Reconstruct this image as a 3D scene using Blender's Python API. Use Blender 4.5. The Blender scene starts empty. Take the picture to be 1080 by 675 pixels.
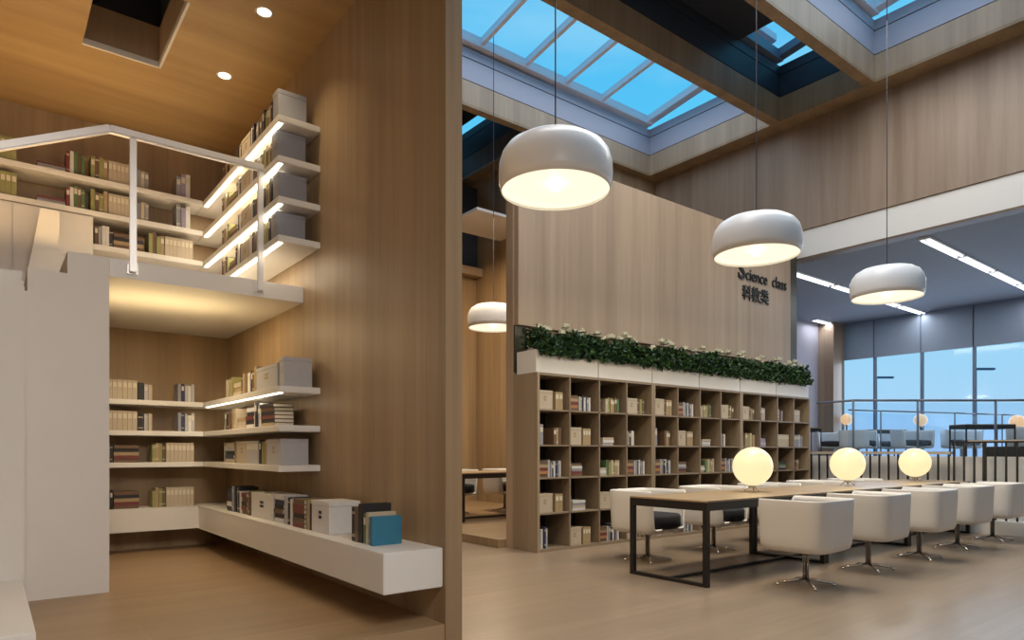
import bpy, bmesh, math, random
from mathutils import Vector, Matrix
random.seed(7)
sc = bpy.context.scene
COL = sc.collection

# ------------------------------------------------------------------ camera, world, big lights, exposure
F, CX, CY, EYE = 704.8, 540.0, 476.0, 1.18
cam_d = bpy.data.cameras.new('camera'); cam = bpy.data.objects.new('camera', cam_d); COL.objects.link(cam)
cam.location = (0, 0, EYE); cam.rotation_euler = (math.pi/2, 0, -math.atan2(.6165, .7873))
cam_d.sensor_width = 36; cam_d.lens = F/1080*36; cam_d.shift_y = (CY-337.5)/1080
cam_d.clip_start = .05; cam_d.clip_end = 300
sc.camera = cam
sc.view_settings.view_transform = 'Standard'; sc.view_settings.look = 'None'
sc.view_settings.gamma = 1; sc.view_settings.use_curve_mapping = False
sc.view_settings.exposure = 0.0

w = bpy.data.worlds.new('sky'); sc.world = w; w.use_nodes = True
nt = w.node_tree; nt.nodes.clear()
out = nt.nodes.new('ShaderNodeOutputWorld'); bg = nt.nodes.new('ShaderNodeBackground')
tc = nt.nodes.new('ShaderNodeTexCoord'); sx = nt.nodes.new('ShaderNodeSeparateXYZ'); rp = nt.nodes.new('ShaderNodeValToRGB')
nz = nt.nodes.new('ShaderNodeTexNoise'); nz.inputs['Scale'].default_value = 3.0; nz.inputs['Detail'].default_value = 4
mp = nt.nodes.new('ShaderNodeMapping'); mp.inputs['Scale'].default_value = (1, 1, 4)
mx = nt.nodes.new('ShaderNodeMixRGB'); mx.blend_type = 'MIX'; mx.inputs[2].default_value = (.45, .8, .98, 1)
r2 = nt.nodes.new('ShaderNodeMapRange'); r2.inputs[1].default_value = .5; r2.inputs[2].default_value = .8; r2.inputs[4].default_value = .45
nt.links.new(tc.outputs['Generated'], sx.inputs[0]); nt.links.new(sx.outputs['Z'], rp.inputs[0])
nt.links.new(tc.outputs['Generated'], mp.inputs[0]); nt.links.new(mp.outputs[0], nz.inputs[0]); nt.links.new(nz.outputs[0], r2.inputs[0])
nt.links.new(r2.outputs[0], mx.inputs[0]); nt.links.new(rp.outputs[0], mx.inputs[1]); nt.links.new(mx.outputs[0], bg.inputs[0]); nt.links.new(bg.outputs[0], out.inputs[0])
cr = rp.color_ramp
cr.elements[0].position = 0.0; cr.elements[0].color = (.62, .74, .96, 1)
cr.elements[1].position = 1.0; cr.elements[1].color = (.05, .42, .85, 1)
for p_, c_ in ((.06, (.50, .76, .97, 1)), (.14, (.42, .76, .97, 1)), (.38, (.11, .60, .95, 1))):
    e_ = cr.elements.new(p_); e_.color = c_
bg.inputs[1].default_value = 1.0

def lamp(name, kind, loc, energy, color=(1, .86, .68), size=1.0, size_y=None, rot=(0, 0, 0), spread=None, parent=None, spot=None):
    d = bpy.data.lights.new(name, kind); d.energy = energy; d.color = color
    if kind == 'AREA':
        d.size = size
        if size_y: d.shape = 'RECTANGLE'; d.size_y = size_y
        else: d.shape = 'DISK'
        if spread: d.spread = math.radians(spread)
    else:
        d.shadow_soft_size = size
    if kind == 'SPOT': d.spot_size = math.radians(spot or 90); d.spot_blend = .8
    o = bpy.data.objects.new(name, d); COL.objects.link(o); o.location = loc; o.rotation_euler = rot
    if parent: o.parent = parent
    return o
WHITE = (1, .93, .85)
# added fill lights over the hall and entry, without any modelled fixture
lamp('hall_fill', 'AREA', (6.5, 3.9, 6.95), 230, WHITE, 8, 1.6)
lamp('entry_fill', 'AREA', (.4, -.4, 4.1), 88, WHITE, 2.4, 1.6, rot=(math.radians(48), 0, math.radians(10)), spread=115)
# daylight through the skylights and the window wall
lamp('skylight_daylight', 'AREA', (6.7, 8.0, 8.0), 80, (.92, .95, 1), 8, 2.4)
lamp('skylight_daylight', 'AREA', (6.7, 3.4, 8.0), 80, (.92, .95, 1), 8, 2.4)
lamp('window_daylight', 'AREA', (18.2, 4.6, 2.4), 130, (.70, .82, 1), 2.3, 8.5, rot=(0, math.radians(90), 0))
# warm lamps of the book alcove and its mezzanine
lamp('mezzanine_uplight', 'AREA', (.2, 6.5, 3.0), 15, (1, .66, .32), 1.6, 1.2, rot=(math.pi, 0, 0))
lamp('alcove_light', 'AREA', (1.2, 6.2, 2.05), 5, (1, .74, .36), .9, .5, rot=(math.pi, 0, 0))
lamp('alcove_down', 'AREA', (1.25, 6.4, 2.40), 14, (1, .78, .48), .8, .8)
lamp('reading_room_light', 'AREA', (6.5, 9.5, 5.2), 130, (1, .75, .45), 2.0, 3.0)

# ------------------------------------------------------------------ materials
def newmat(name):
    m = bpy.data.materials.new(name); m.use_nodes = True
    return m, m.node_tree, m.node_tree.nodes['Principled BSDF']
def plain(name, col, rough=.5, metal=0, spec=.5, var=.06, emit=None, es=0, bump=0):
    m, t, b = newmat(name)
    b.inputs['Roughness'].default_value = rough; b.inputs['Metallic'].default_value = metal
    b.inputs['Specular IOR Level'].default_value = spec
    n = t.nodes.new('ShaderNodeTexNoise'); n.inputs['Scale'].default_value = 6; n.inputs['Detail'].default_value = 3
    c = t.nodes.new('ShaderNodeTexCoord'); t.links.new(c.outputs['Object'], n.inputs[0])
    mm = t.nodes.new('ShaderNodeMixRGB'); mm.inputs[1].default_value = (*[x*(1-var) for x in col], 1); mm.inputs[2].default_value = (*[min(1, x*(1+var)) for x in col], 1)
    t.links.new(n.outputs[0], mm.inputs[0]); t.links.new(mm.outputs[0], b.inputs['Base Color'])
    if emit: b.inputs['Emission Color'].default_value = (*emit, 1); b.inputs['Emission Strength'].default_value = es
    return m
def wood(name, light, dark, axis='z', rough=.45, board=(1.2, .0), vs=1.0, coat=0):
    """veneer: fine streaks along the grain axis and a soft tone change from sheet to sheet"""
    m, t, b = newmat(name); N = t.nodes.new; L = t.links.new
    g = N('ShaderNodeNewGeometry'); mp = N('ShaderNodeMapping')
    big = 14*vs; sm = .45
    mp.inputs['Scale'].default_value = {'z': (big, big, sm), 'x': (sm, big, big), 'y': (big, sm, big)}[axis]
    L(g.outputs['Position'], mp.inputs[0])
    n1 = N('ShaderNodeTexNoise'); n1.inputs['Scale'].default_value = 1.0; n1.inputs['Detail'].default_value = 5; n1.inputs['Roughness'].default_value = .65
    L(mp.outputs[0], n1.inputs[0])
    mp2 = N('ShaderNodeMapping'); s2 = 1.6
    mp2.inputs['Scale'].default_value = {'z': (s2, s2, .05), 'x': (.05, s2, s2), 'y': (s2, .05, s2)}[axis]
    L(g.outputs['Position'], mp2.inputs[0])
    n2 = N('ShaderNodeTexNoise'); n2.inputs['Scale'].default_value = 2.2; n2.inputs['Detail'].default_value = 1
    L(mp2.outputs[0], n2.inputs[0])
    ad = N('ShaderNodeMath'); ad.operation = 'ADD'; L(n1.outputs[0], ad.inputs[0]); L(n2.outputs[0], ad.inputs[1])
    mr = N('ShaderNodeMapRange'); mr.inputs[1].default_value = .72; mr.inputs[2].default_value = 1.28; L(ad.outputs[0], mr.inputs[0])
    mm = N('ShaderNodeMixRGB'); mm.inputs[1].default_value = (*dark, 1); mm.inputs[2].default_value = (*light, 1)
    L(mr.outputs[0], mm.inputs[0]); L(mm.outputs[0], b.inputs['Base Color'])
    b.inputs['Roughness'].default_value = rough; b.inputs['Specular IOR Level'].default_value = .4
    if coat: b.inputs['Coat Weight'].default_value = coat; b.inputs['Coat Roughness'].default_value = .2
    return m
def glassy(name, tint=(.9, .96, 1), gloss=.025):
    m = bpy.data.materials.new(name); m.use_nodes = True; t = m.node_tree; t.nodes.clear()
    o = t.nodes.new('ShaderNodeOutputMaterial'); a = t.nodes.new('ShaderNodeBsdfTransparent'); g = t.nodes.new('ShaderNodeBsdfGlossy'); x = t.nodes.new('ShaderNodeMixShader')
    a.inputs[0].default_value = (*tint, 1); g.inputs[1].default_value = .05; x.inputs[0].default_value = gloss
    t.links.new(a.outputs[0], x.inputs[1]); t.links.new(g.outputs[0], x.inputs[2]); t.links.new(x.outputs[0], o.inputs[0])
    return m
M = {}
M['veneer'] = wood('oak_veneer_wall', (.40, .275, .155), (.27, .18, .10))
M['veneer_light'] = wood('pale_oak_veneer', (.48, .35, .24), (.36, .26, .175))
M['veneer_grey'] = wood('grey_oak_veneer', (.34, .25, .18), (.235, .165, .115), vs=.6)
M['veneer_dark'] = wood('dark_veneer', (.17, .11, .065), (.11, .07, .04))
M['ceiling_wood'] = wood('ceiling_oak', (.50, .33, .15), (.38, .235, .10), 'x', vs=.5)
M['shelf_wood'] = wood('bookcase_oak', (.29, .215, .145), (.22, .16, .105), 'x', vs=1.6)
M['case_side'] = wood('bookcase_side_oak', (.36, .275, .185), (.27, .20, .13), 'z')
M['back_wood'] = plain('bookcase_back_shaded', (.022, .015, .011), .6)  # near-black colour carries the shade deep inside the cells
M['table_wood'] = wood('table_oak', (.46, .33, .20), (.36, .25, .15), 'x', .35)
M['rail_wood'] = wood('handrail_oak', (.50, .43, .35), (.42, .36, .29), 'y', .4)
M['white'] = plain('white_lacquer', (.74, .71, .67), .4, var=.015)
M['plaster'] = plain('white_plaster', (.76, .72, .68), .7, var=.02)
M['lavender'] = plain('pale_blue_paint', (.40, .40, .48), .6, var=.02)
M['shaft_dark'] = plain('unlit_interior', (.035, .04, .055), .5)  # dark tone stands in for the lack of light inside coffers
M['frame_white'] = plain('white_window_frame', (.88, .86, .92), .4, var=.01)
M['frame_grey'] = plain('grey_window_frame', (.16, .19, .26), .4)
M['line_dark'] = plain('dark_shadow_gap', (.03, .03, .04), .6)
M['bronze'] = plain('dark_bronze_trim', (.055, .05, .03), .35)
M['blue_ceiling'] = plain('slate_ceiling', (.22, .25, .31), .7)
M['blind'] = plain('grey_roller_blind', (.40, .45, .54), .8)
t_ = M['blind'].node_tree; b_ = t_.nodes['Principled BSDF']; tr_ = t_.nodes.new('ShaderNodeBsdfTranslucent'); tr_.inputs[0].default_value = (.42, .43, .46, 1)
mx_ = t_.nodes.new('ShaderNodeMixShader'); mx_.inputs[0].default_value = .5; o_ = [n for n in t_.nodes if n.type == 'OUTPUT_MATERIAL'][0]
t_.links.new(b_.outputs[0], mx_.inputs[1]); t_.links.new(tr_.outputs[0], mx_.inputs[2]); t_.links.new(mx_.outputs[0], o_.inputs[0])
M['grey_wall'] = plain('grey_wall', (.33, .31, .36), .7)
M['black'] = plain('black_metal', (.012, .011, .012), .35)
M['cushion'] = plain('black_fabric', (.012, .012, .015), .8)
M['chair'] = plain('white_moulded_shell', (.78, .74, .69), .35, var=.01)
M['chair_grey'] = plain('grey_moulded_shell', (.66, .66, .67), .4, var=.01)
M['chrome'] = plain('chrome', (.75, .74, .72), .12, 1)
M['steel'] = plain('brushed_steel', (.70, .68, .66), .38, .55)
M['lamp'] = plain('white_enamel', (.88, .87, .86), .3, var=.01)
M['lamp_glow'] = plain('lamp_inner_glow', (.9, .85, .7), .5, emit=(1, .90, .66), es=1.0)  # emission stands in for bulb light on the lampshade's inside
M['bulb'] = plain('lamp_bulb', (1, 1, .9), .5, emit=(1, .95, .8), es=4)
M['led'] = plain('led_strip', (1, 1, .9), .5, emit=(1, .92, .74), es=3.0)
M['tube'] = plain('ceiling_tube', (1, 1, 1), .5, emit=(.85, .92, 1), es=1.6)
M['spot'] = plain('downlight_lens', (1, 1, .9), .5, emit=(1, .9, .7), es=6)
M['globe'] = plain('opal_glass_globe', (.35, .28, .16), .3, emit=(1, .82, .47), es=.95)
M['globe_far'] = plain('amber_glass_globe', (.3, .2, .12), .3, emit=(1, .58, .30), es=.85)
M['leaf'] = plain('dark_green_leaf', (.012, .040, .013), .45, var=.5)
M['leaf2'] = plain('fresh_green_leaf', (.05, .13, .03), .45, var=.4)
M['petal'] = plain('cream_petal', (.85, .82, .68), .6)
M['soil'] = plain('soil', (.03, .02, .015), .9)
M['glass'] = glassy('window_glass')
M['pages'] = plain('book_pages', (.62, .56, .44), .8)
M['ink'] = plain('black_lettering', (.012, .012, .012), .5)
M['asphalt'] = plain('ground', (.30, .33, .38), .9)
# floor: pale wood-look planks with a soft sheen
def floor_mat(name, c1, c2, rough):
    m, t, b = newmat(name); N = t.nodes.new; L = t.links.new
    g = N('ShaderNodeNewGeometry'); br = N('ShaderNodeTexBrick')
    br.inputs['Scale'].default_value = 1; br.inputs['Brick Width'].default_value = 1.4; br.inputs['Row Height'].default_value = .18; br.inputs['Mortar Size'].default_value = .0012
    br.inputs['Color1'].default_value = (*c1, 1); br.inputs['Color2'].default_value = (*c2, 1); br.inputs['Mortar'].default_value = (*[x*.7 for x in c2], 1)
    L(g.outputs['Position'], br.inputs[0])
    mp = N('ShaderNodeMapping'); mp.inputs['Scale'].default_value = (.8, 9, 1); L(g.outputs['Position'], mp.inputs[0])
    n = N('ShaderNodeTexNoise'); n.inputs['Scale'].default_value = 1.4; n.inputs['Detail'].default_value = 5; L(mp.outputs[0], n.inputs[0])
    mr = N('ShaderNodeMapRange'); mr.inputs[3].default_value = .82; mr.inputs[4].default_value = 1.18; L(n.outputs[0], mr.inputs[0])
    v = N('ShaderNodeVectorMath'); v.operation = 'SCALE'; L(br.outputs[0], v.inputs[0]); L(mr.outputs[0], v.inputs['Scale'])
    L(v.outputs[0], b.inputs['Base Color']); b.inputs['Roughness'].default_value = rough
    return m
M['floor'] = floor_mat('floor_planks', (.33, .24, .165), (.295, .215, .145), .30)
M['floor_alcove'] = floor_mat('alcove_planks', (.36, .24, .13), (.32, .21, .115), .4)

# ------------------------------------------------------------------ mesh helpers
def link(name, bm, mats, parent=None, smooth=False, **props):
    me = bpy.data.meshes.new(name); bmesh.ops.recalc_face_normals(bm, faces=bm.faces); bm.to_mesh(me); bm.free()
    for m in (mats if isinstance(mats, (list, tuple)) else [mats]): me.materials.append(m)
    if smooth:
        for p in me.polygons: p.use_smooth = True
    o = bpy.data.objects.new(name, me); COL.objects.link(o)
    if parent: o.parent = parent
    for k, v in props.items(): o[k] = v
    return o
def cube(bm, x0, x1, y0, y1, z0, z1, mi=0, bev=0):
    g = bmesh.new() if bev else bm
    vs = [g.verts.new(p) for p in ((x0,y0,z0),(x1,y0,z0),(x1,y1,z0),(x0,y1,z0),(x0,y0,z1),(x1,y0,z1),(x1,y1,z1),(x0,y1,z1))]
    fs = [g.faces.new([vs[i] for i in q]) for q in ((0,3,2,1),(4,5,6,7),(0,1,5,4),(1,2,6,5),(2,3,7,6),(3,0,4,7))]
    for f in fs: f.material_index = mi
    if bev:
        bmesh.ops.bevel(g, geom=g.edges[:], offset=bev, segments=2, affect='EDGES')
        for f in g.faces: f.material_index = mi
        t = bpy.data.meshes.new('t'); g.to_mesh(t); g.free(); bm.from_mesh(t); bpy.data.meshes.remove(t)
def tube(bm, a, b, r, n=10, r2=None, mi=0):
    a, b = Vector(a), Vector(b); d = b-a; L = d.length
    q = Matrix.Translation((a+b)/2) @ d.to_track_quat('Z', 'Y').to_matrix().to_4x4()
    before = set(bm.faces)
    bmesh.ops.create_cone(bm, cap_ends=True, segments=n, radius1=r, radius2=r if r2 is None else r2, depth=L, matrix=q)
    if mi:
        for f in bm.faces:
            if f not in before: f.material_index = mi
def lathe(bm, prof, n=40, c=(0, 0, 0), mi=0):
    rings = []
    for r, z in prof:
        if r < 1e-6: rings.append([bm.verts.new((c[0], c[1], c[2]+z))])
        else: rings.append([bm.verts.new((c[0]+r*math.cos(2*math.pi*i/n), c[1]+r*math.sin(2*math.pi*i/n), c[2]+z)) for i in range(n)])
    for A, B in zip(rings, rings[1:]):
        for i in range(n):
            j = (i+1) % n
            if len(A) == 1 and len(B) == 1: continue
            if len(A) == 1: f = bm.faces.new((A[0], B[i], B[j]))
            elif len(B) == 1: f = bm.faces.new((A[i], A[j], B[0]))
            else: f = bm.faces.new((A[i], A[j], B[j], B[i]))
            f.material_index = mi
def box(name, x0, x1, y0, y1, z0, z1, m, parent=None, bev=0, **props):
    bm = bmesh.new(); cube(bm, x0, x1, y0, y1, z0, z1, bev=bev); return link(name, bm, m, parent, **props)
def S(name, *a, **k):
    o = box(name, *a, **k)
    if not k.get('parent'): o['kind'] = 'structure'
    return o
def thing(name, loc, label, cat, group=None, rz=0):
    o = bpy.data.objects.new(name, None); COL.objects.link(o); o.location = loc; o.rotation_euler = (0, 0, rz)
    o['label'] = label; o['category'] = cat
    if group: o['group'] = group
    return o
def copy_tree(o, parent=None):
    c = o.copy(); COL.objects.link(c); c.parent = parent
    for ch in o.children: copy_tree(ch, c)
    return c
ORD = ['first', 'second', 'third', 'fourth', 'fifth', 'sixth', 'seventh', 'eighth', 'ninth', 'tenth', 'eleventh', 'twelfth', 'thirteenth', 'fourteenth', 'fifteenth', 'sixteenth'] + ['seventeenth', 'eighteenth', 'nineteenth', 'twentieth'] + ['twenty-'+q for q in ('first', 'second', 'third', 'fourth', 'fifth', 'sixth', 'seventh', 'eighth', 'ninth')] + ['thirtieth'] + ['thirty-'+q for q in ('first', 'second', 'third', 'fourth', 'fifth', 'sixth', 'seventh', 'eighth', 'ninth')]

# ------------------------------------------------------------------ structure: shell
TOP = 8.2
S('floor', -3, 11.6, -3, 14.4, -.1, 0, M['floor'])
S('floor_alcove', -2, 2.1, 3.32, 7.83, 0, .17, M['floor_alcove'])
S('floor_reading_room', 4.92, 8.4, 6.52, 14.2, 0, .10, M['floor_alcove'])
S('trim_platform_edge', 4.885, 4.92, 6.52, 14.2, 0, .104, M['veneer'])
S('wall_south', -3, 18.6, -3.1, -3, 0, TOP, M['plaster'])
S('wall_west', -3.1, -3, -3, 14.4, 0, TOP, M['plaster'])
S('wall_tall_divider', 2.1, 2.215, 3.31, 7.95, 0, 7.07, M['veneer'])
S('wall_alcove_back', -2, 2.1, 7.834, 7.95, 0, 4.46, M['veneer'])
S('wall_alcove_west', -2.1, -2, 3.31, 7.95, 0, 4.46, M['veneer'])
# alcove ceiling with a square opening
bm = bmesh.new()
hx0, hx1, hy0, hy1 = .59, 1.16, 5.30, 6.36
for a in ((-2.1, hx0, 1.2, 7.834), (hx1, 2.1, 1.2, 7.834), (hx0, hx1, 1.2, hy0), (hx0, hx1, hy1, 7.834)): cube(bm, *a, 4.46, 4.60)
o = link('ceiling_alcove', bm, M['ceiling_wood'], kind='structure')
S('ceiling_lobby', -3, 2.1, -3, 1.2, 4.46, 4.60, M['ceiling_wood'])
# opening shaft (brown boards, then a dark lid) and its pale trim
bm = bmesh.new(); q_ = .012
for a in ((hx0, hx1, hy1-q_, hy1), (hx0, hx1, hy0, hy0+q_), (hx0, hx0+q_, hy0, hy1), (hx1-q_, hx1, hy0, hy1)): cube(bm, *a, 4.502, 4.80)
link('trim_opening_boards', bm, M['veneer_light'], kind='structure')
bm = bmesh.new()
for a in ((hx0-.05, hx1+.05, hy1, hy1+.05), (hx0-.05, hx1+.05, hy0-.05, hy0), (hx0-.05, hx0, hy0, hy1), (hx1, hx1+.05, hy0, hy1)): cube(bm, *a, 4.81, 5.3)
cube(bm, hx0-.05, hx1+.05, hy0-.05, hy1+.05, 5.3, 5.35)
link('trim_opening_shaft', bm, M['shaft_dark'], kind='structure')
bm = bmesh.new()
for a in ((hx0, hx1, hy1-.02, hy1+.0), (hx1-.02, hx1, hy0, hy1)): cube(bm, *a, 4.452, 4.50)
link('trim_opening_edge', bm, M['white'], kind='structure')
# mezzanine slab, stair block
bm = bmesh.new(); cube(bm, .681, 2.098, 5.549, 7.83, 2.437, 2.57)
link('floor_mezzanine', bm, M['white'], kind='structure')
S('floor_mezzanine_landing', -2, .66, 6.75, 7.83, 2.437, 2.57, M['white'])
bm = bmesh.new()
prof = [(-2, .17), (.68, .17), (.68, 2.57), (.43, 2.57), (.43, 2.415), (.205, 2.415), (.205, 2.26), (-.03, 2.26), (-.03, 2.1), (-.26, 2.1), (-.26, 1.95), (-.5, 1.95), (-.5, 1.8), (-2, 1.8)]
A = [bm.verts.new((x, 5.549, z)) for x, z in prof]; B = [bm.verts.new((x, 6.75, z)) for x, z in prof]
bm.faces.new(A); bm.faces.new(B[::-1])
for i in range(len(A)): j = (i+1) % len(A); bm.faces.new((A[j], A[i], B[i], B[j]))
link('wall_stair_block', bm, M['plaster'], kind='structure')
S('wall_stair_newel', -2, .185, 5.38, 5.549, .17, 2.255, M['plaster'])
S('floor_stair_step', -2, .172, 3.78, 5.38, .17, .345, M['white'], bev=.006)
# slanting white stringer pieces behind the top steps
def slab_poly(name, pts, y0, y1, m):
    bm = bmesh.new(); A = [bm.verts.new((x, y0, z)) for x, z in pts]; B = [bm.verts.new((x, y1, z)) for x, z in pts]
    bm.faces.new(A); bm.faces.new(B[::-1])
    for i in range(len(A)): j = (i+1) % len(A); bm.faces.new((A[j], A[i], B[i], B[j]))
    return link(name, bm, m, kind='structure')
slab_poly('trim_stair_stringer', [(.24, 2.57), (.49, 2.57), (.50, 3.33), (.36, 3.33)], 7.22, 7.40, M['white'])
slab_poly('trim_stair_riser', [(-.6, 2.26), (.165, 2.26), (.185, 2.44), (-.6, 2.44)], 5.80, 6.0, M['white'])

# partition with the sign, its recess and trims
PX0, PX1 = 5.0, 11.22
S('wall_partition', PX0, PX1, 6.37, 6.50, 0, 4.86, M['veneer_light'])
S('trim_partition_end', PX1, PX1+.27, 6.33, 6.50, 0, 4.86, M['bronze'])
S('trim_recess', PX0+.01, PX0+.2, 6.345, 6.368, 2.14, 2.71, M['bronze'])

# coffered roof: (y0, y1) of each coffer
CX0, CX1 = 2.215, 11.13
def coffer(idx, y0, y1, x0, x1, face, shaft):
    bm = bmesh.new(); t = .04
    for a in ((x0, x1, y1-t+.04, y1+.04), (x0, x1, y0-.04, y0), (x1, x1+.04, y0, y1), (x0-.04, x0, y0, y1)): cube(bm, *a, 7.116, 7.50)
    link('ceiling_coffer_boards', bm, face, kind='structure')
    bm = bmesh.new()
    for a in ((x0, x1, y1, y1+.04), (x0, x1, y0-.04, y0), (x1, x1+.04, y0, y1), (x0-.04, x0, y0, y1)):
        cube(bm, *a, 7.515, 7.88); cube(bm, *[v for v in a], 7.90, 8.06)
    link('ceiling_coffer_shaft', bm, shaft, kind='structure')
    bm = bmesh.new()
    for a in ((x0, x1, y1+.012, y1+.04), (x0, x1, y0-.04, y0-.012), (x1+.012, x1+.04, y0, y1), (x0-.04, x0-.012, y0, y1)):
        cube(bm, *a, 7.50, 7.515); cube(bm, *a, 7.88, 7.90)
    link('trim_coffer_gap', bm, M['line_dark'], kind='structure')
bm = bmesh.new()
coffers = [(9.60, 14.1, CX0, 8.1), (6.64, 9.44, CX0, CX1), (5.0, 6.45, CX0, CX1), (2.0, 4.83, CX0, CX1), (-2.4, 1.8, CX0, CX1)]
mats = [(M['veneer_dark'], M['shaft_dark']), (M['veneer_light'], M['lavender']), (M['veneer'], M['shaft_dark']), (M['veneer_light'], M['lavender']), (M['veneer_light'], M['lavender'])]  # dark boards and shafts put the unlit look into the colour
# soffits between the coffers
ys = [-3, -2.4, 1.8, 2.0, 4.83, 5.0, 6.45, 6.64, 9.44, 9.60]
for a, b in ((-3, -2.4), (1.8, 2.0), (4.83, 5.0), (6.45, 6.64), (9.44, 9.60)): cube(bm, CX0-.1, CX1+.02, a, b, 7.07, 7.115)
cube(bm, CX1, 11.52, -3, 9.6, 7.07, 7.115); cube(bm, 8.1, 8.45, 9.6, 14.2, 7.07, 7.115); cube(bm, CX0-.1, 8.45, 14.1, 14.3, 7.07, 7.115)
cube(bm, -3, CX0, -3, 14.3, 7.07, 7.2)
link('ceiling_beams', bm, M['veneer'], kind='structure')
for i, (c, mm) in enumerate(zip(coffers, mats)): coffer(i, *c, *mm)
# opaque fill above the soffits
bm = bmesh.new()
for a, b in ((-3, -2.45), (1.85, 1.95), (4.88, 4.95), (6.5, 6.59), (9.49, 9.55)): cube(bm, CX0, CX1, a, b, 7.12, 8.05)
cube(bm, CX1+.05, 11.7, -3, 9.7, 7.12, 8.05); cube(bm, 8.16, 8.5, 9.6, 14.3, 7.12, 8.05)
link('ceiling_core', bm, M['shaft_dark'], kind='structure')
# skylights: pitched glazing with white bars
def skylight(y0, y1, x0, x1, xs, rise=.14, frame=M['frame_white']):
    zf = lambda y: 8.13 + (y1-y)*rise
    t = bpy.data.objects.new('window_skylight', None); COL.objects.link(t); t['kind'] = 'structure'
    bm = bmesh.new()
    def barY(x, wdt, h):
        for s in (0,):
            vs = []
            for y in (y1+.06, y0-.06):
                for dx, dz in ((-wdt/2, 0), (wdt/2, 0), (wdt/2, h), (-wdt/2, h)): vs.append(bm.verts.new((x+dx, y, zf(y)+dz)))
            for q in ((0,1,2,3),(7,6,5,4),(0,4,5,1),(1,5,6,2),(2,6,7,3),(3,7,4,0)): bm.faces.new([vs[k] for k in q])
    for x in xs[:-1]: barY(x, .07, .12)
    barY(xs[-1], .17, .14)
    cube(bm, x0, xs[-1]+.06, y1-.12, y1+.10, zf(y1)-.02, zf(y1)+.14)
    cube(bm, x0, xs[-1]+.06, y0-.10, y0+.02, zf(y0), zf(y0)+.12)
    link('skylight_bar', bm, frame, t)
    bm = bmesh.new()
    q = [bm.verts.new(p) for p in ((x0, y1, zf(y1)+.07), (x1, y1, zf(y1)+.07), (x1, y0, zf(y0)+.07), (x0, y0, zf(y0)+.07))]
    bm.faces.new(q); link('skylight_pane', bm, M['glass'], t)
skylight(6.60, 9.46, CX0, CX1, [2.75+.98*k for k in range(8)]+[11.05])
skylight(1.96, 4.87, CX0, CX1, [2.75+.98*k for k in range(8)]+[11.05])
skylight(-2.44, 1.84, CX0, CX1, [2.75+.98*k for k in range(8)]+[11.05])
skylight(4.96, 6.49, CX0, CX1, [2.75+.98*k for k in range(8)]+[11.05], frame=M['frame_grey'])
skylight(9.56, 14.1, CX0, 8.1, [2.75+.98*k for k in range(5)]+[7.7], rise=.02, frame=M['frame_grey'])
S('ceiling_dark_cover', CX0, 9.9, 5.45, 6.49, 8.07, 8.12, M['shaft_dark'])  # added covers over the glazing, keeping these two coffers dark
S('ceiling_dark_cover', CX0, 7.9, 9.56, 12.9, 8.07, 8.12, M['shaft_dark'])

# east side: tall veneered bulkhead, white band, lower ceiling, platform, window wall
S('wall_bulkhead', 11.5, 11.75, -3, 9.6, 5.15, 7.07, M['veneer_grey'])
S('trim_bulkhead_band', 11.53, 11.75, -3, 9.6, 4.66, 5.145, M['white'])
S('trim_bulkhead_edge', 11.51, 11.75, -3, 9.6, 4.625, 4.66, M['veneer_dark'])
S('ceiling_low', 11.75, 18.6, -3, 9.17, 4.64, 4.8, M['blue_ceiling'])
S('wall_platform_front', 11.62, 11.78, -3, 9.17, 0, 1.10, M['white'])
S('floor_platform', 11.78, 18.4, -3, 9.17, .85, .95, M['floor'])
S('wall_east_end', 11.75, 18.6, 9.17, 9.3, 0, 4.8, M['grey_wall'])
S('wall_hall_end', 8.4, 11.75, 9.6, 9.7, 0, 7.07, M['veneer'])
S('wall_column', 17.75, 18.35, 8.75, 9.165, .95, 4.64, M['veneer_grey'])
S('wall_reading_room', 8.4, 8.5, 9.5, 14.3, 0, 7.07, M['veneer'])
S('wall_north', -3, 8.5, 14.3, 14.4, 0, 7.3, M['veneer'])
S('wall_window_sill', 18.4, 18.6, -3, 9.17, -.1, 1.0, M['grey_wall'])
t = bpy.data.objects.new('window_east', None); COL.objects.link(t); t['kind'] = 'structure'
# mullions measured on the window plane
MY = [9.13, 8.14, 7.10, 6.10, 5.12, 4.12, 3.12, 2.12, 1.12, .12, -.88, -1.88, -2.88]
MY = [9.15]+[round(7.98-1.13*k, 3) for k in range(10)]
for y in MY:
    box('window_mullion', 18.38, 18.46, y-.03, y+.03, 1.0, 4.64, M['frame_grey'], t)
box('window_rail', 18.38, 18.46, -3, 9.17, 1.0, 1.05, M['frame_grey'], t)
for a, b in zip(MY, MY[1:]):
    box('window_pane', 18.43, 18.437, b+.03, a-.03, 1.05, 4.64, M['glass'], t)
    box('roller_blind', 18.34, 18.36, b+.02, a-.02, 3.65, 4.63, M['blind'], t)
S('ground_outside', 19, 140, -80, 80, -.2, -.1, M['asphalt'])

# reading-room extras seen through the gap
S('ceiling_reading_panel', 6.95, 8.38, 9.9, 11.1, 5.55, 5.6, M['white'])
S('wall_reading_beam', 6.0, 8.4, 11.75, 11.95, 4.95, 5.12, M['veneer_light'])
S('wall_reading_recess', 6.0, 8.4, 11.95, 12.0, 5.12, 6.9, M['shaft_dark'])
S('wall_reading_back', 2.1, 8.4, 12.0, 12.1, .0, 5.0, M['veneer'])

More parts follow.
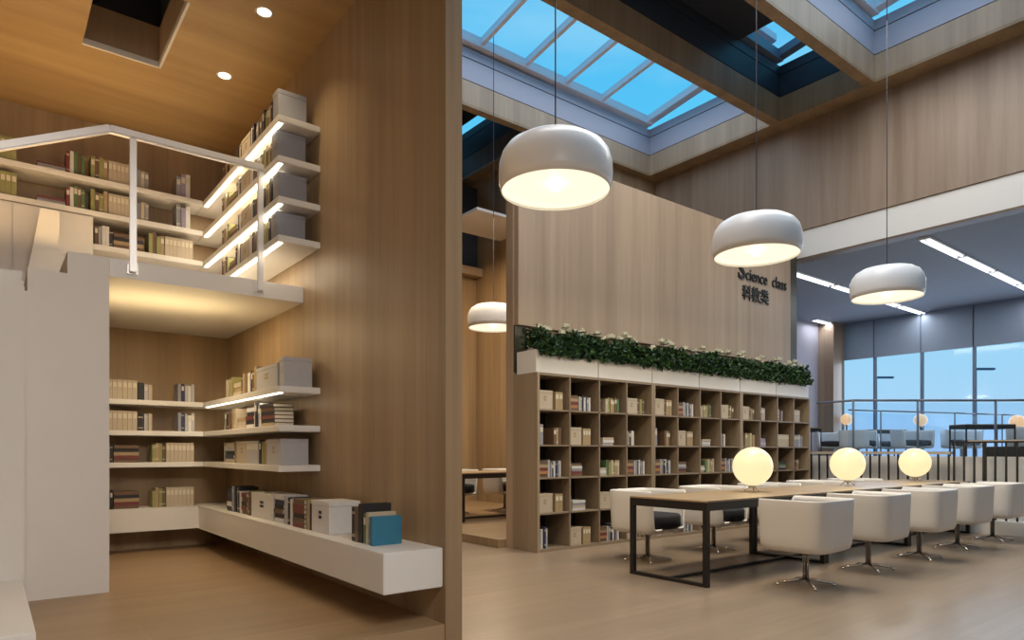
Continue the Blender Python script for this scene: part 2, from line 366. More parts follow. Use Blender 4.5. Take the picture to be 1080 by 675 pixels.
# ------------------------------------------------------------------ downlights and ceiling tubes
def downlight(x, y, label):
    t = thing('ceiling_downlight', (x, y, 4.46), label, 'ceiling light', 'round downlights in the wooden ceiling')
    bm = bmesh.new(); lathe(bm, [(.048, .001), (.062, -.006), (.064, 0), (.064, .004)], 28); link('trim_ring', bm, M['white'], t, True)
    bm = bmesh.new(); lathe(bm, [(0, -.003), (.048, -.003), (.048, .0)], 28); link('lens', bm, M['spot'], t)
    lamp('downlight_lamp', 'SPOT', (x, y, 4.44), 30, (1, .8, .5), .04, spot=110)
downlight(1.62, 5.07, 'small round downlight in the wooden ceiling nearer the top edge')
downlight(1.62, 6.14, 'small round downlight in the wooden ceiling above the corner shelves')
def tube_light(x0, x1, y, label):
    t = thing('linear_ceiling_light', ((x0+x1)/2, y, 4.64), label, 'ceiling light', 'twin-tube ceiling lights over the window side')
    h = (x1-x0)/2
    bm = bmesh.new(); cube(bm, -h, h, -.085, .085, -.03, 0); link('housing', bm, M['lamp'], t)
    for s in (-1, 1):
        bm = bmesh.new(); tube(bm, (-h+.02, s*.045, -.04), (h-.02, s*.045, -.04), .018, 8); link('tube', bm, M['tube'], t, True)
    lamp('tube_glow', 'AREA', ((x0+x1)/2, y, 4.58), 16, (.88, .94, 1), x1-x0, .14)
rows = [(6.80, [(12.2, 13.7), (13.8, 15.3), (15.4, 16.9), (17.0, 18.3)], 'row passing above the sign board end'),
        (4.40, [(11.92, 13.45), (13.55, 15.05), (15.15, 16.65), (16.75, 18.25)], 'row nearest the corner'),
        (8.88, [(17.0, 18.3)], 'row beside the wooden column')]
for y, segs, rt in rows:
    for k, (a, b) in enumerate(segs):
        tube_light(a, b, y, f'twin-tube ceiling light, {ORD[k]} from white beam, {rt}')

# ------------------------------------------------------------------ books
BOOKC = {'cream': (.47, .39, .29), 'tan': (.36, .26, .14), 'olive': (.27, .26, .10), 'brown': (.14, .08, .045), 'dark red': (.16, .035, .03),
         'black': (.018, .016, .02), 'navy': (.03, .04, .09), 'white': (.62, .60, .58), 'grey': (.26, .26, .29), 'pale grey': (.42, .41, .42), 'teal': (.03, .17, .27),
         'green': (.09, .16, .06), 'lilac': (.30, .25, .36), 'orange': (.40, .18, .07)}
for k, c in list(BOOKC.items()): M['book_'+k] = plain('book_cover_'+k.replace(' ', '_'), c, .55)
def book_mesh(kind):
    """unit book: x thickness 0..1, y depth 0(spine)..1, z height 0..1 -- cover boards, spine and inset page block"""
    bm = bmesh.new()
    cube(bm, 0, .09, 0, 1, 0, 1); cube(bm, .91, 1, 0, 1, 0, 1); cube(bm, .09, .91, 0, .03, 0, 1)
    if kind == 1:   # raised spine bands
        for z in (.14, .18, .80, .84): cube(bm, -.001, 1.001, -.012, 0, z, z+.018, 1)
    if kind == 2:   # spine label
        cube(bm, .12, .88, -.008, 0, .62, .86, 1)
    cube(bm, .09, .91, .03, .96, .02, .98, 1)
    me = bpy.data.meshes.new('book'); bmesh.ops.recalc_face_normals(bm, faces=bm.faces); bm.to_mesh(me); bm.free(); return me
BM = {}
def get_book(color, kind):
    if (color, kind) not in BM:
        me = book_mesh(kind); me.materials.append(M['book_'+color]); me.materials.append(M['pages']); BM[(color, kind)] = me
    return BM[(color, kind)]
def filebox_mesh():
    bm = bmesh.new()
    cube(bm, .01, .99, .01, 1, 0, .86, bev=.004); cube(bm, 0, 1, 0, 1, .865, 1, bev=.004)   # box and lid
    for z in (.45, .60): cube(bm, .42, .58, .002, .02, z, z+.1, 1)
    me = bpy.data.meshes.new('storage_box'); bmesh.ops.recalc_face_normals(bm, faces=bm.faces); bm.to_mesh(me); bm.free(); return me
XM = {}
def get_box(color):
    if color not in XM:
        me = filebox_mesh(); me.materials.append(M['book_'+color]); me.materials.append(M['book_black'] if color == 'white' else M['book_tan']); XM[color] = me
    return XM[color]
def put(kind, color, P, ax, s0, s1, d, z, h, place, group, tilt=0, var=0, order='', flat=False):
    """ax 'x': run along X, spine to -Y at Y=P ; ax 'y': run along -Y, spine to -X at X=P ; s0..s1 along the run"""
    isbox = kind == 'box'
    me = get_box(color) if isbox else get_book(color, var)
    o = bpy.data.objects.new('storage_box' if isbox else 'book', me); COL.objects.link(o)
    wd = abs(s1-s0)
    if ax == 'x': o.location = (s0, P, z); rz = 0
    else: o.location = (P, max(s0, s1), z); rz = -math.pi/2
    if flat:
        # lying: spine still outward, thickness becomes height
        o.scale = (h, d, wd); o.rotation_euler = (0, math.pi/2, rz)
        o.rotation_mode = 'XYZ'
        R = Matrix.Rotation(rz, 4, 'Z') @ Matrix.Translation((0, 0, h)) @ Matrix.Rotation(math.pi/2, 4, 'Y') @ Matrix.Diagonal((h, d, wd, 1))
        o.matrix_world = Matrix.Translation(o.location) @ R
    else:
        R = Matrix.Rotation(rz, 4, 'Z') @ Matrix.Rotation(tilt, 4, 'Y') @ Matrix.Diagonal((wd, d, h, 1))
        o.matrix_world = Matrix.Translation(o.location) @ R
    what = 'lidded box' if isbox else ('flat book' if flat else ('leaning book' if tilt else 'upright book'))
    o['label'] = f'{color} {what}{order}, {place}'; o['category'] = 'box' if isbox else 'book'; o['group'] = group
    return o
def run(items, P, ax, start, sign, depth, z, place, group, scale=1.0, first='from the wall corner'):
    """items: tokens (kind, width, height, colour[s]) placed one after another from start going in +/- direction"""
    s = start; n = 0
    for it in items:
        k = it[0]
        if k == 'gap': s += sign*it[1]; continue
        if k in ('u', 'set', 'mix'):
            wdt, hgt, cols, cnt = it[1], it[2], it[3], it[4] if len(it) > 4 else 1
            each = wdt/cnt
            for i in range(cnt):
                c = cols if isinstance(cols, str) else cols[i % len(cols)]
                hh = hgt*(1 if k == 'set' else random.uniform(.86, 1.04)) - (0 if k == 'set' else 0)
                a, b = s, s+sign*each*.96
                put('book', c, P+(0 if k == 'set' else random.uniform(0, .02)), ax, min(a, b), max(a, b), depth*.62*random.uniform(.95, 1.05), z+.001, hh, place, group, var=2 if k == 'set' else random.choice((0, 1, 2)), order=f', {ORD[min(n,38)]} {first}')
                s += sign*each; n += 1
        elif k == 'box':
            a, b = s, s+sign*it[1]
            put('box', it[3], P, ax, min(a, b), max(a, b), depth*.82, z+.001, it[2], place, group, order=f', {ORD[min(n,38)]} {first}')
            s += sign*it[1]; n += 1
        elif k == 'stack':
            a, b = s, s+sign*it[1]; cnt = it[4]; hz = it[2]/cnt; zz = z+.001
            for i in range(cnt):
                c = it[3][i % len(it[3])]; sh = random.uniform(0, .05)*it[1]
                put('book', c, P+random.uniform(0, .015), ax, min(a, b)+sh/2, max(a, b)-sh/2, depth*.6, zz, hz*.97, place, group, var=0, order=f' {ORD[i]} up the {ORD[min(n,38)]} pile', flat=True)
                zz += hz
            s += sign*it[1]; n += 1
        s += sign*.006
# --- shelves (white boards)
def board(label, name, x0, x1, y0, y1, z, th=.05, led=None, group='white wall shelves'):
    t = thing(name, ((x0+x1)/2, (y0+y1)/2, z), label, 'shelf', group)
    hx, hy = (x1-x0)/2, (y1-y0)/2
    bm = bmesh.new(); cube(bm, -hx, hx, -hy, hy, -th, 0, bev=.004); link('board', bm, M['white'], t)
    if led:
        bm = bmesh.new(); cube(bm, -hx+.012, -hx+.045, -hy+.03, hy-led, -th-.008, -th+.0); link('light_strip', bm, M['led'], t)
        d = lamp('shelf_strip_light', 'AREA', (x0+.06, (y0+y1)/2, z-th-.012), 7 if z > 2 else 2.5, (1, .86, .62), .03, y1-y0-.4)
    return t
SX, BY, NEAR = 1.762, 7.47, 5.18
up = [3.79, 3.475, 3.16, 2.86]; lo = [1.69, 1.385, 1.07]
rw = ['top', 'second', 'third', 'lowest']
for i, z in enumerate(up):
    board(f'{rw[i]} white lit shelf along the tall wooden wall above the mezzanine', 'wall_shelf', SX, 2.1, NEAR, 7.834, z, led=.36)
for i, z in enumerate(up[:3]):
    board(f'{rw[i]} white shelf on the back wall above the mezzanine', 'wall_shelf', -2 if i < 2 else .784, SX-.002, BY, 7.834, z)
for i, z in enumerate(lo):
    board(f'{["top","middle","lower"][i]} white shelf along the wooden wall under the mezzanine', 'wall_shelf', 1.765, 2.1, NEAR, 7.834, z, led=.4 if i == 0 else None)
    board(f'{["top","middle","lower"][i]} white shelf on the back wall under the mezzanine', 'wall_shelf', .68, 1.763, BY, 7.834, z)
t = thing('storage_cabinet', (-.6, 7.65, 2.57), 'cream flat-fronted cabinet under the back shelves beside the stair', 'cabinet')
bm = bmesh.new(); cube(bm, -1.39, 1.384, -.17, .175, .002, .845); link('carcass', bm, M['white'], t)
bm = bmesh.new(); cube(bm, .15, .76, -.185, -.172, .02, .83, bev=.003); cube(bm, .77, 1.375, -.185, -.172, .02, .83, bev=.003); link('door', bm, M['white'], t)
# --- floating bench (L shaped)
bm = bmesh.new()
pts = [(.685, 7.83), (.685, 7.46), (1.712, 7.46), (1.712, 3.335), (2.097, 3.335), (2.097, 7.83)]
A = [bm.verts.new((x, y, .385)) for x, y in pts]; B = [bm.verts.new((x, y, .615)) for x, y in pts]
bm.faces.new(A[::-1]); bm.faces.new(B)
for i in range(6): j = (i+1) % 6; bm.faces.new((A[i], A[j], B[j], B[i]))
bmesh.ops.bevel(bm, geom=bm.edges[:], offset=.004, segments=2, affect='EDGES')
link('floating_bench', bm, M['white'], label='long white floating bench turning the corner under the wall shelves', category='bench')

# --- books on the back wall shelves
gl = 'books on the shelves under the mezzanine'; gu = 'books on the mezzanine shelves'
FB = 'from the cabinet end'
for i, z in enumerate(lo[:2]):
    run([('set', .30, .19, 'cream', 7), ('u', .05, .18, 'black', 1), ('u', .07, .175, ['pale grey', 'cream'], 2), ('gap', .23), ('u', .06, .19, ['grey', 'navy'], 2), ('u', .09, .19, ['pale grey', 'white', 'pale grey'], 3)],
        BY+.03, 'x', .86, 1, .30, z, f'{["top","middle"][i]} back shelf under mezzanine', gl, first='from the stair block')
for i, z in enumerate([lo[2], .615]):
    run([('u', .05, .19, ['grey', 'black'], 2), ('stack', .22, .17, ['brown', 'dark red', 'tan', 'black'], 5), ('gap', .11), ('u', .12, .19, ['olive', 'tan', 'olive', 'brown'], 4), ('set', .26, .195, 'cream', 7)],
        BY+.03, 'x', .90, 1, .30, z, f'{["lower back shelf under mezzanine","back arm of white bench"][i]}', gl, first='from the stair block')
for i, z in enumerate(up[:2]):
    run([('set', .16, .21, 'olive', 4), ('gap', .14), ('stack', .22, .06, ['white', 'grey', 'dark red'], 3), ('u', .15, .21, ['dark red', 'white', 'green', 'brown', 'green'], 5), ('gap', .04), ('u', .14, .215, ['olive', 'brown', 'olive', 'tan'], 4), ('set', .24, .205, 'cream', 7), ('u', .10, .19, ['grey', 'cream', 'grey'], 3), ('gap', .25), ('u', .13, .24, ['grey', 'lilac', 'white'], 3)],
        BY+.03, 'x', .04, 1, .30, z, f'{rw[i]} back shelf above mezzanine', gu, first='from the stair side')
run([('u', .15, .19, ['brown', 'grey', 'white', 'white', 'black'], 5), ('stack', .26, .15, ['brown', 'tan', 'black', 'brown'], 4), ('gap', .04), ('u', .14, .215, ['olive', 'brown', 'olive', 'tan'], 4), ('set', .26, .20, 'cream', 7)],
    BY+.03, 'x', .80, 1, .30, up[2], 'third back shelf above mezzanine', gu, first='from the cabinet')
# --- side wall shelves, from the corner toward the hall
XP = 1.80
run([('gap', .0), ('u', .28, .20, ['green', 'cream', 'green', 'tan', 'olive'], 5), ('stack', .24, .13, ['cream', 'tan', 'cream'], 3), ('u', .12, .21, ['black', 'tan'], 2), ('gap', .06), ('u', .26, .22, ['white', 'black', 'brown', 'tan'], 4), ('box', .54, .20, 'pale grey'), ('u', .035, .235, 'black'), ('box', .10, .235, 'pale grey')],
    XP+.02, 'y', 6.90, -1, .28, lo[0], 'top side shelf under mezzanine', gl)
run([('u', .20, .20, ['green', 'white', 'brown', 'black'], 4), ('u', .26, .21, ['brown', 'cream', 'tan', 'cream'], 4), ('stack', .28, .10, ['cream', 'cream', 'tan'], 3), ('stack', .22, .18, ['white', 'black', 'dark red', 'black'], 5), ('u', .17, .215, ['white', 'black', 'grey', 'white'], 4), ('stack', .34, .19, ['tan', 'black', 'dark red', 'black', 'brown', 'black'], 6)],
    XP+.02, 'y', 6.98, -1, .28, lo[1], 'middle side shelf under mezzanine', gl)
run([('u', .10, .20, ['white', 'green'], 2), ('stack', .26, .19, ['cream', 'navy', 'black', 'pale grey'], 5), ('u', .10, .21, ['olive', 'brown'], 2), ('box', .32, .20, 'cream'), ('set', .32, .20, 'pale grey', 6), ('u', .15, .21, ['black', 'olive', 'tan'], 3), ('gap', .05), ('box', .34, .21, 'pale grey')],
    XP+.02, 'y', 6.98, -1, .28, lo[2], 'lower side shelf under mezzanine', gl)
for i, z in enumerate(up):
    pl = f'{rw[i]} side shelf above mezzanine'
    run([('gap', random.uniform(0, .1)), ('u', .24, .20, ['brown', 'tan', 'cream', 'black', 'olive'], 5), ('stack', .22, .12, ['cream', 'brown', 'tan'], 3), ('u', .16, .21, ['black', 'white', 'black'], 3), ('box', .26, .19, 'cream'), ('u', .20, .215, ['white', 'black', 'brown', 'grey'], 4), ('u', .10, .20, ['tan', 'brown'], 2), ('u', .18, .23, ['black', 'olive', 'brown', 'tan'], 4), ('u', .08, .25, ['black', 'grey'], 2), ('box', .13, .26 if i < 2 else .23, 'grey')],
        XP, 'y', 6.98, -1, .28, z, pl, gu)
gb = 'books along the white bench'
run([('stack', .16, .22, ['black', 'white', 'black', 'navy'], 5), ('u', .30, .23, ['grey', 'black', 'white', 'black', 'white'], 5), ('stack', .14, .19, ['brown', 'dark red', 'black'], 5), ('u', .14, .22, ['olive', 'brown', 'tan'], 3), ('box', .56, .21, 'white'),
     ('gap', .02), ('stack', .20, .22, ['white', 'black', 'brown', 'black', 'navy'], 6), ('u', .21, .23, ['pale grey', 'pale grey', 'black', 'white', 'pale grey'], 5), ('stack', .22, .21, ['dark red', 'brown', 'black', 'dark red'], 6), ('u', .14, .22, ['olive', 'tan', 'black'], 3), ('box', .31, .22, 'white')],
    1.80, 'y', 6.75, -1, .28, .615, 'on the white floating bench', gb)
run([('u', .16, .235, ['black', 'brown', 'black'], 3), ('u', .07, .19, ['green', 'cream'], 2), ('u', .07, .195, ['teal', 'teal'], 2)],
    1.79, 'y', 3.95, -1, .31, .615, 'end group on the white bench', 'last books at the bench end', first='from the white box')

# ------------------------------------------------------------------ bookcase units
BX = [5.0, 7.05, 9.11, 11.17]; BYF, BYB, BH = 5.908, 6.366, 2.10
uname = ['bookcase nearest the wooden post', 'middle bookcase', 'bookcase nearest the windows']
ulab = ['tall oak cube bookcase nearest the wooden post, its side panel showing', 'tall oak cube bookcase in the middle of the three below the sign panel', 'tall oak cube bookcase nearest the windows, below the lettering']
ROWS = [.035, .455, .872, 1.257, 1.674]; ROWT = [.445, .862, 1.247, 1.664, 2.075]
uc = []
for u in range(3):
    x0, x1 = BX[u], BX[u+1]-.004; W = x1-x0
    t = thing('bookcase', (x0, BYF, 0), ulab[u], 'bookcase', 'row of oak cube bookcases'); D = BYB-BYF
    for a, b, nm in ((0, .035, 'side_panel'), (W-.035, W, 'side_panel')):
        bm = bmesh.new(); cube(bm, a, b, 0, D, 0, BH); link(nm, bm, M['case_side'], t)
    bm = bmesh.new(); cube(bm, .035, W-.035, 0, D, BH-.03, BH); link('top_board', bm, M['shelf_wood'], t)
    bm = bmesh.new(); cube(bm, .035, W-.035, 0, D, 0, .035); link('base_board', bm, M['shelf_wood'], t)
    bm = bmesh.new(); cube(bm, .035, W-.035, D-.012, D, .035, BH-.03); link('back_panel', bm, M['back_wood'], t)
    cw = (W-.035)/4
    for r in range(4):
        bm = bmesh.new(); cube(bm, .035, W-.035, .003, D-.012, ROWT[r]-.008, ROWS[r+1]); link('shelf_board', bm, M['shelf_wood'], t)
    for c in range(1, 4):
        bm = bmesh.new(); cube(bm, c*cw+.006, c*cw+.026, .003, D-.012, .035, BH-.03); link('divider', bm, M['shelf_wood'], t)
    uc.append([(x0+c*cw+(.038 if c == 0 else .029), x0+(c+1)*cw+.004) for c in range(4)])
A_ = [('box', .24, .225, 'cream'), ('u', .03, .21, 'brown'), ('set', .12, .215, 'tan', 2)]
B_ = [('stack', .17, .19, ['brown', 'orange', 'dark red', 'tan'], 5), ('u', .03, .2, 'pale grey'), ('u', .14, .195, ['grey', 'black', 'white', 'navy'], 5), ('u', .03, .2, 'white')]
C_ = [('u', .07, .18, ['cream', 'brown'], 2), ('gap', .08), ('u', .24, .19, ['cream', 'olive', 'tan', 'olive', 'brown', 'green'], 6)]
D_ = [('gap', .02), ('box', .22, .205, 'cream'), ('u', .13, .195, ['brown', 'olive', 'brown'], 3)]
E_ = [('set', .09, .24, 'grey', 2), ('gap', .16), ('u', .13, .2, ['brown', 'tan', 'brown'], 3)]
F_ = [('box', .22, .215, 'cream'), ('gap', .02), ('set', .13, .205, 'tan', 3)]
G_ = [('u', .06, .18, ['cream', 'tan'], 2), ('gap', .03), ('stack', .2, .10, ['pale grey', 'white', 'cream'], 3)]
H_ = [('u', .06, .2, ['cream', 'olive'], 2), ('u', .12, .19, ['grey', 'black', 'white', 'cream'], 4)]
I_ = [('u', .05, .18, 'brown'), ('stack', .18, .16, ['brown', 'dark red', 'grey', 'white'], 5)]
J_ = [('stack', .16, .10, ['cream', 'white', 'cream'], 3), ('u', .24, .19, ['green', 'olive', 'cream', 'olive', 'tan', 'cream'], 6)]
K_ = [('u', .05, .2, ['pale grey', 'grey'], 2), ('gap', .02), ('stack', .22, .12, ['white', 'cream', 'grey'], 4)]
L_ = [('u', .10, .22, ['black', 'grey', 'white'], 3), ('u', .06, .25, ['navy', 'pale grey'], 2)]
lay = [
 [[A_, B_, C_, D_], [E_, F_, G_, H_], [B_, I_, J_, B_], [A_, K_, D_, H_], [L_, F_, B_, D_]],
 [[A_, B_, C_[1:], D_], [E_, F_, G_, H_], [B_, I_, J_, B_], [K_, A_, H_, None], [H_, B_, None, None]],
 [[D_, G_[:1]+[('u', .15, .2, ['brown', 'pale grey', 'grey', 'cream'], 4)], [('gap', .05), ('stack', .05, .2, ['white', 'cream'], 7), ('u', .12, .19, ['brown', 'dark red', 'grey'], 3)], [('gap', .03), ('set', .22, .205, 'cream', 5)]],
  [[('gap', .16), ('u', .24, .2, ['tan', 'olive', 'cream', 'tan'], 4)], [('stack', .22, .13, ['lilac', 'pale grey', 'lilac'], 4)], [('set', .40, .2, 'cream', 7)], [('set', .22, .2, 'grey', 4), ('u', .12, .2, ['pale grey', 'grey'], 2)]],
  [[('u', .2, .2, ['brown', 'tan', 'black'], 4)], H_, [('gap', .12), ('stack', .2, .14, ['black', 'grey', 'green'], 4)], [('u', .06, .2, ['white', 'tan'], 2), ('u', .16, .18, ['dark red', 'brown', 'tan'], 3)]],
  [None, None, J_, B_], [None, None, None, None]]]
rword = ['top row', 'second row', 'third row', 'fourth row', 'bottom row']
for u in range(3):
    for r in range(5):
        for c in range(4):
            L = lay[u][r][c]
            if not L: continue
            z = ROWS[4-r]; a, b = uc[u][c]
            run(L, BYF+.05, 'x', a+.004, 1, .34, z, f'{rword[r]}, {["post-side","second","third","window-side"][c]} column, {["post-end","middle","window-end"][u]} bookcase', 'books in the oak bookcases', first='along')

# ------------------------------------------------------------------ planters
PW = 1.0285
pnames = ['nearest the wooden post', 'second from the wooden post', 'third from the wooden post', 'third from the windows', 'second from the windows', 'nearest the windows']
for k in range(6):
    x0 = 5.0+k*PW; t = thing('planter', (x0+PW/2, 6.12, BH), f'long white planter of leafy plants with cream flowers, {pnames[k]}', 'planter', 'white planters on top of the bookcases')
    h = PW/2-.008
    bm = bmesh.new()
    for a in ((-h, h, -.18, -.165), (-h, h, .165, .18), (-h, -h+.015, -.165, .165), (h-.015, h, -.165, .165)): cube(bm, *a, 0, .27)
    cube(bm, -h+.015, h-.015, -.165, .165, 0, .02); link('trough', bm, M['white'], t)
    bm = bmesh.new(); cube(bm, -h+.015, h-.015, -.165, .165, .02, .24); link('soil', bm, M['soil'], t)
    bm = bmesh.new(); rng = random.Random(50+k)
    for i in range(2500):
        p = Vector((rng.uniform(-h+.01, h-.01), rng.gauss(0, .10), rng.uniform(.22, .56)))
        lim = .215 if p.z > .26 else .235
        p.y = max(-lim, min(.12, p.y - (.06 if rng.random() < .55 else 0)*2))
        top = .455+.035*math.sin(p.x*9+k)+.03*math.sin(p.x*23)
        if p.z > top: p.z = top-rng.uniform(0, .08)
        if p.z < .30: p.y = -.20-rng.uniform(0, .03)
        d = Vector((rng.uniform(-1, 1), rng.uniform(-1, .3), rng.uniform(-.5, 1))).normalized()
        s = d.cross(Vector((rng.uniform(-1, 1), rng.uniform(-1, 1), rng.uniform(-1, 1)))).normalized()
        Ln = rng.uniform(.05, .085); wd = Ln*.30; n = d.cross(s)*.01
        v = [bm.verts.new(p), bm.verts.new(p+d*Ln*.5+s*wd+n), bm.verts.new(p+d*Ln), bm.verts.new(p+d*Ln*.5-s*wd+n)]
        for q_ in v: q_.co.x = max(-h-.004, min(h+.004, q_.co.x)); q_.co.y = min(.20, q_.co.y)
        f1 = bm.faces.new((v[0], v[1], v[2])); f2 = bm.faces.new((v[0], v[2], v[3])); mi = 1 if rng.random() < .28 else 0
        f1.material_index = f2.material_index = mi
    me = bpy.data.meshes.new('foliage'); bm.to_mesh(me); bm.free(); me.materials.append(M['leaf']); me.materials.append(M['leaf2'])
    fo = bpy.data.objects.new('foliage', me); COL.objects.link(fo); fo.parent = t
    nf = 10
    for i in range(nf):
        bm = bmesh.new(); fx = -h+.11+i*(2*h-.22)/(nf-1)+rng.uniform(-.03, .03); fy = rng.uniform(-.12, .02); fz = .45+.04*math.sin(fx*9+k)+.03*math.sin(fx*23)+rng.uniform(.06, .12)
        c = Vector((fx, fy, fz)); tube(bm, (fx, fy, fz-.2), c, .003, 5, mi=1)
        for j in range(16):
            a = j*math.pi/3+rng.random(); d = Vector((math.cos(a), math.sin(a), [1.1, .2, 2.2][j//6])).normalized(); s = Vector((-math.sin(a), math.cos(a), 0))
            v = [bm.verts.new(c), bm.verts.new(c+d*.038+s*.034), bm.verts.new(c+d*.078), bm.verts.new(c+d*.038-s*.034)]
            bm.faces.new(v)
        o = link('flower', bm, [M['petal'], M['leaf2']], t)

# ------------------------------------------------------------------ sign panel and lettering
t = thing('sign_board', (5.03, 6.30, 2.71), 'broad pale oak panel hung above the planters, carrying dark lettering', 'wall panel')
bm = bmesh.new(); cube(bm, 0, PX1-5.03, 0, .069, 0, 2.15, bev=.003); link('panel', bm, M['veneer_light'], t)
def lettering(text, x0, x1, z0, parent, bold=0, zh=None):
    def mesh_of(tx):
        c = bpy.data.curves.new('t', 'FONT'); c.body = tx; c.size = 1; c.extrude = .02; c.offset = bold; c.resolution_u = 3
        o = bpy.data.objects.new('t', c); COL.objects.link(o)
        bpy.context.view_layer.update(); dg = bpy.context.evaluated_depsgraph_get()
        me = bpy.data.meshes.new_from_object(o.evaluated_get(dg)); bpy.data.objects.remove(o); bpy.data.curves.remove(c); return me
    full = mesh_of(text); xs = [v.co.x for v in full.vertices]; zs = [v.co.y for v in full.vertices]
    mnx = min(xs); sx_ = (x1-x0)/(max(xs)-mnx); sz = sx_ if zh is None else zh/(max(zs)-min(zs))
    for i, ch_ in enumerate(text):
        if ch_ == ' ': continue
        pre = mesh_of(text[:i+1]); me = mesh_of(ch_)
        off = max(v.co.x for v in pre.vertices)-max(v.co.x for v in me.vertices)
        for v in me.vertices: v.co = Vector(((v.co.x+off-mnx)*sx_, -v.co.z*.5, v.co.y*sz))
        me.name = 'letter'; me.materials.append(M['ink']); n = bpy.data.objects.new('letter', me); COL.objects.link(n); n.parent = parent; n.location = (x0, 0, z0)
t = thing('wall_sign', (0, 6.289, 0), 'black English lettering with a large capital, on the oak board', 'sign')
lettering('S', 9.60, 9.80, 4.01, t, .015, .30)
lettering('cience  class', 9.82, 11.06, 4.01, t, -.002, .19)
t = thing('wall_sign', (0, 6.289, 0), 'bold black Chinese characters below the English words on the oak board', 'sign')
lettering('科教类', 9.72, 10.50, 3.70, t, .006)

# ------------------------------------------------------------------ tables
def make_table(label, L=2.07, W=.88, grp='long oak-topped tables end to end'):
    t = thing('reading_table', (0, 0, 0), label, 'table', grp)
    bm = bmesh.new(); cube(bm, 0, L, 0, W, .735, .75, bev=.002); link('tabletop', bm, M['table_wood'], t)
    bm = bmesh.new(); q = .045
    for a in ((0, L, 0, q), (0, L, W-q, W), (0, q, q, W-q), (L-q, L, q, W-q)): cube(bm, *a, .662, .734)
    link('apron', bm, M['black'], t)
    for x in (0, L-q):
        for y in (0, W-q):
            bm = bmesh.new(); cube(bm, x, x+q, y, y+q, 0, .662); link('leg', bm, M['black'], t)
        bm = bmesh.new(); cube(bm, x, x+q, q, W-q, 0, .03); link('floor_bar', bm, M['black'], t)
    bm = bmesh.new(); cube(bm, q, L-q, W/2-.02, W/2+.02, 0, .028); link('stretcher', bm, M['black'], t)
    return t
tb = make_table('oak-topped black-framed table, the end one nearest the alcove'); tb.location = (4.875, 3.50, 0)
for k, lb in ((1, 'oak-topped black-framed table, the middle one of the joined row'), (2, 'oak-topped black-framed table, the end one nearest the balustrade')):
    c = copy_tree(tb); c.location = (4.875+k*2.08, 3.50, 0); c['label'] = lb
c = copy_tree(tb); c.location = (5.65, 8.43, .10); c['label'] = 'oak-topped black-framed table in the room beyond the gap'; c['group'] = 'table beyond the gap'

# ------------------------------------------------------------------ tub chairs
def shell_mesh():
    """squared tub: high round the back and arms, open and low at the front (-Y front in local space is +Y)"""
    bm = bmesh.new(); n = 112
    def rad(a, hx, hy, e=6.0): return 1/((abs(math.cos(a))/hx)**e+(abs(math.sin(a))/hy)**e)**(1/e)
    def top(a):
        # a=90deg is the open front
        d = abs((math.degrees(a)-90+180) % 360-180)
        if d < 41: return .362
        if d > 46: return .765
        u = (d-41)/5; u = u*u*(3-2*u); return .362+.403*u
    rings = []
    def ring(fr, fz):
        vs = []
        for i in range(n):
            a = 2*math.pi*i/n; T = top(a); z = fz(T); r = rad(a, .335, .315)*fr(T, z)
            vs.append(bm.verts.new((r*math.cos(a), r*math.sin(a), z)))
        rings.append(vs)
    ring(lambda T, z: .25, lambda T: .315)
    ring(lambda T, z: .80, lambda T: .316)
    ring(lambda T, z: .92, lambda T: .335)
    ring(lambda T, z: .955, lambda T: .375)
    for f in (.25, .5, .75, .97): ring(lambda T, z, f=f: .96+.04*(z-.4)/.36, lambda T, f=f: .350+(T-.350)*f)
    ring(lambda T, z: .99+.0*z if T > .6 else .935, lambda T: T)
    ring(lambda T, z: .945 if T > .6 else .90, lambda T: T)
    ring(lambda T, z: .925, lambda T: .358+(T-.358)*.9)
    for f in (.5, .1): ring(lambda T, z: .90, lambda T, f=f: .358+(T-.358)*f)
    ring(lambda T, z: .70, lambda T: .358)
    ring(lambda T, z: .2, lambda T: .358)
    for A, B in zip(rings, rings[1:]):
        for i in range(n): bm.faces.new((A[i], A[(i+1) % n], B[(i+1) % n], B[i]))
    bm.faces.new(rings[0][::-1]); bm.faces.new(rings[-1])
    return bm
def make_chair(mat, label, grp):
    t = thing('tub_chair', (0, 0, 0), label, 'chair', grp)
    link('shell', shell_mesh(), mat, t, True)
    bm = bmesh.new(); n = 40
    prof = [(0, .37), (.96, .37), (1.02, .39), (1.02, .485), (.97, .51), (.4, .525), (0, .525)]
    rings = []
    for fr, z in prof:
        rings.append([bm.verts.new((max(fr, .02)*.845/((abs(math.cos(a))/.335)**3.5+(abs(math.sin(a))/.315)**3.5)**(1/3.5)*math.cos(a), max(fr, .02)*.845/((abs(math.cos(a))/.335)**3.5+(abs(math.sin(a))/.315)**3.5)**(1/3.5)*math.sin(a)+.05*max(0, math.sin(a)), z)) for a in [2*math.pi*i/n for i in range(n)]])
    for A, B in zip(rings, rings[1:]):
        for i in range(n): bm.faces.new((A[i], A[(i+1) % n], B[(i+1) % n], B[i]))
    bm.faces.new(rings[0][::-1]); bm.faces.new(rings[-1]); link('seat_cushion', bm, M['cushion'], t, True)
    bm = bmesh.new(); lathe(bm, [(0, .05), (.026, .05), (.026, .30), (.09, .31), (.09, .316), (0, .316)], 20); link('stem', bm, M['chrome'], t, True)
    for k in range(4):
        a = math.pi/4+k*math.pi/2; bm = bmesh.new(); d = Vector((math.cos(a), math.sin(a), 0))
        tube(bm, d*.02+Vector((0, 0, .055)), d*.24+Vector((0, 0, .02)), .014, 8, .010); tube(bm, d*.24, d*.24+Vector((0, 0, .02)), .016, 10)
        link('foot', bm, M['chrome'], t, True)
    return t
ch = make_chair(M['chair'], '', '')
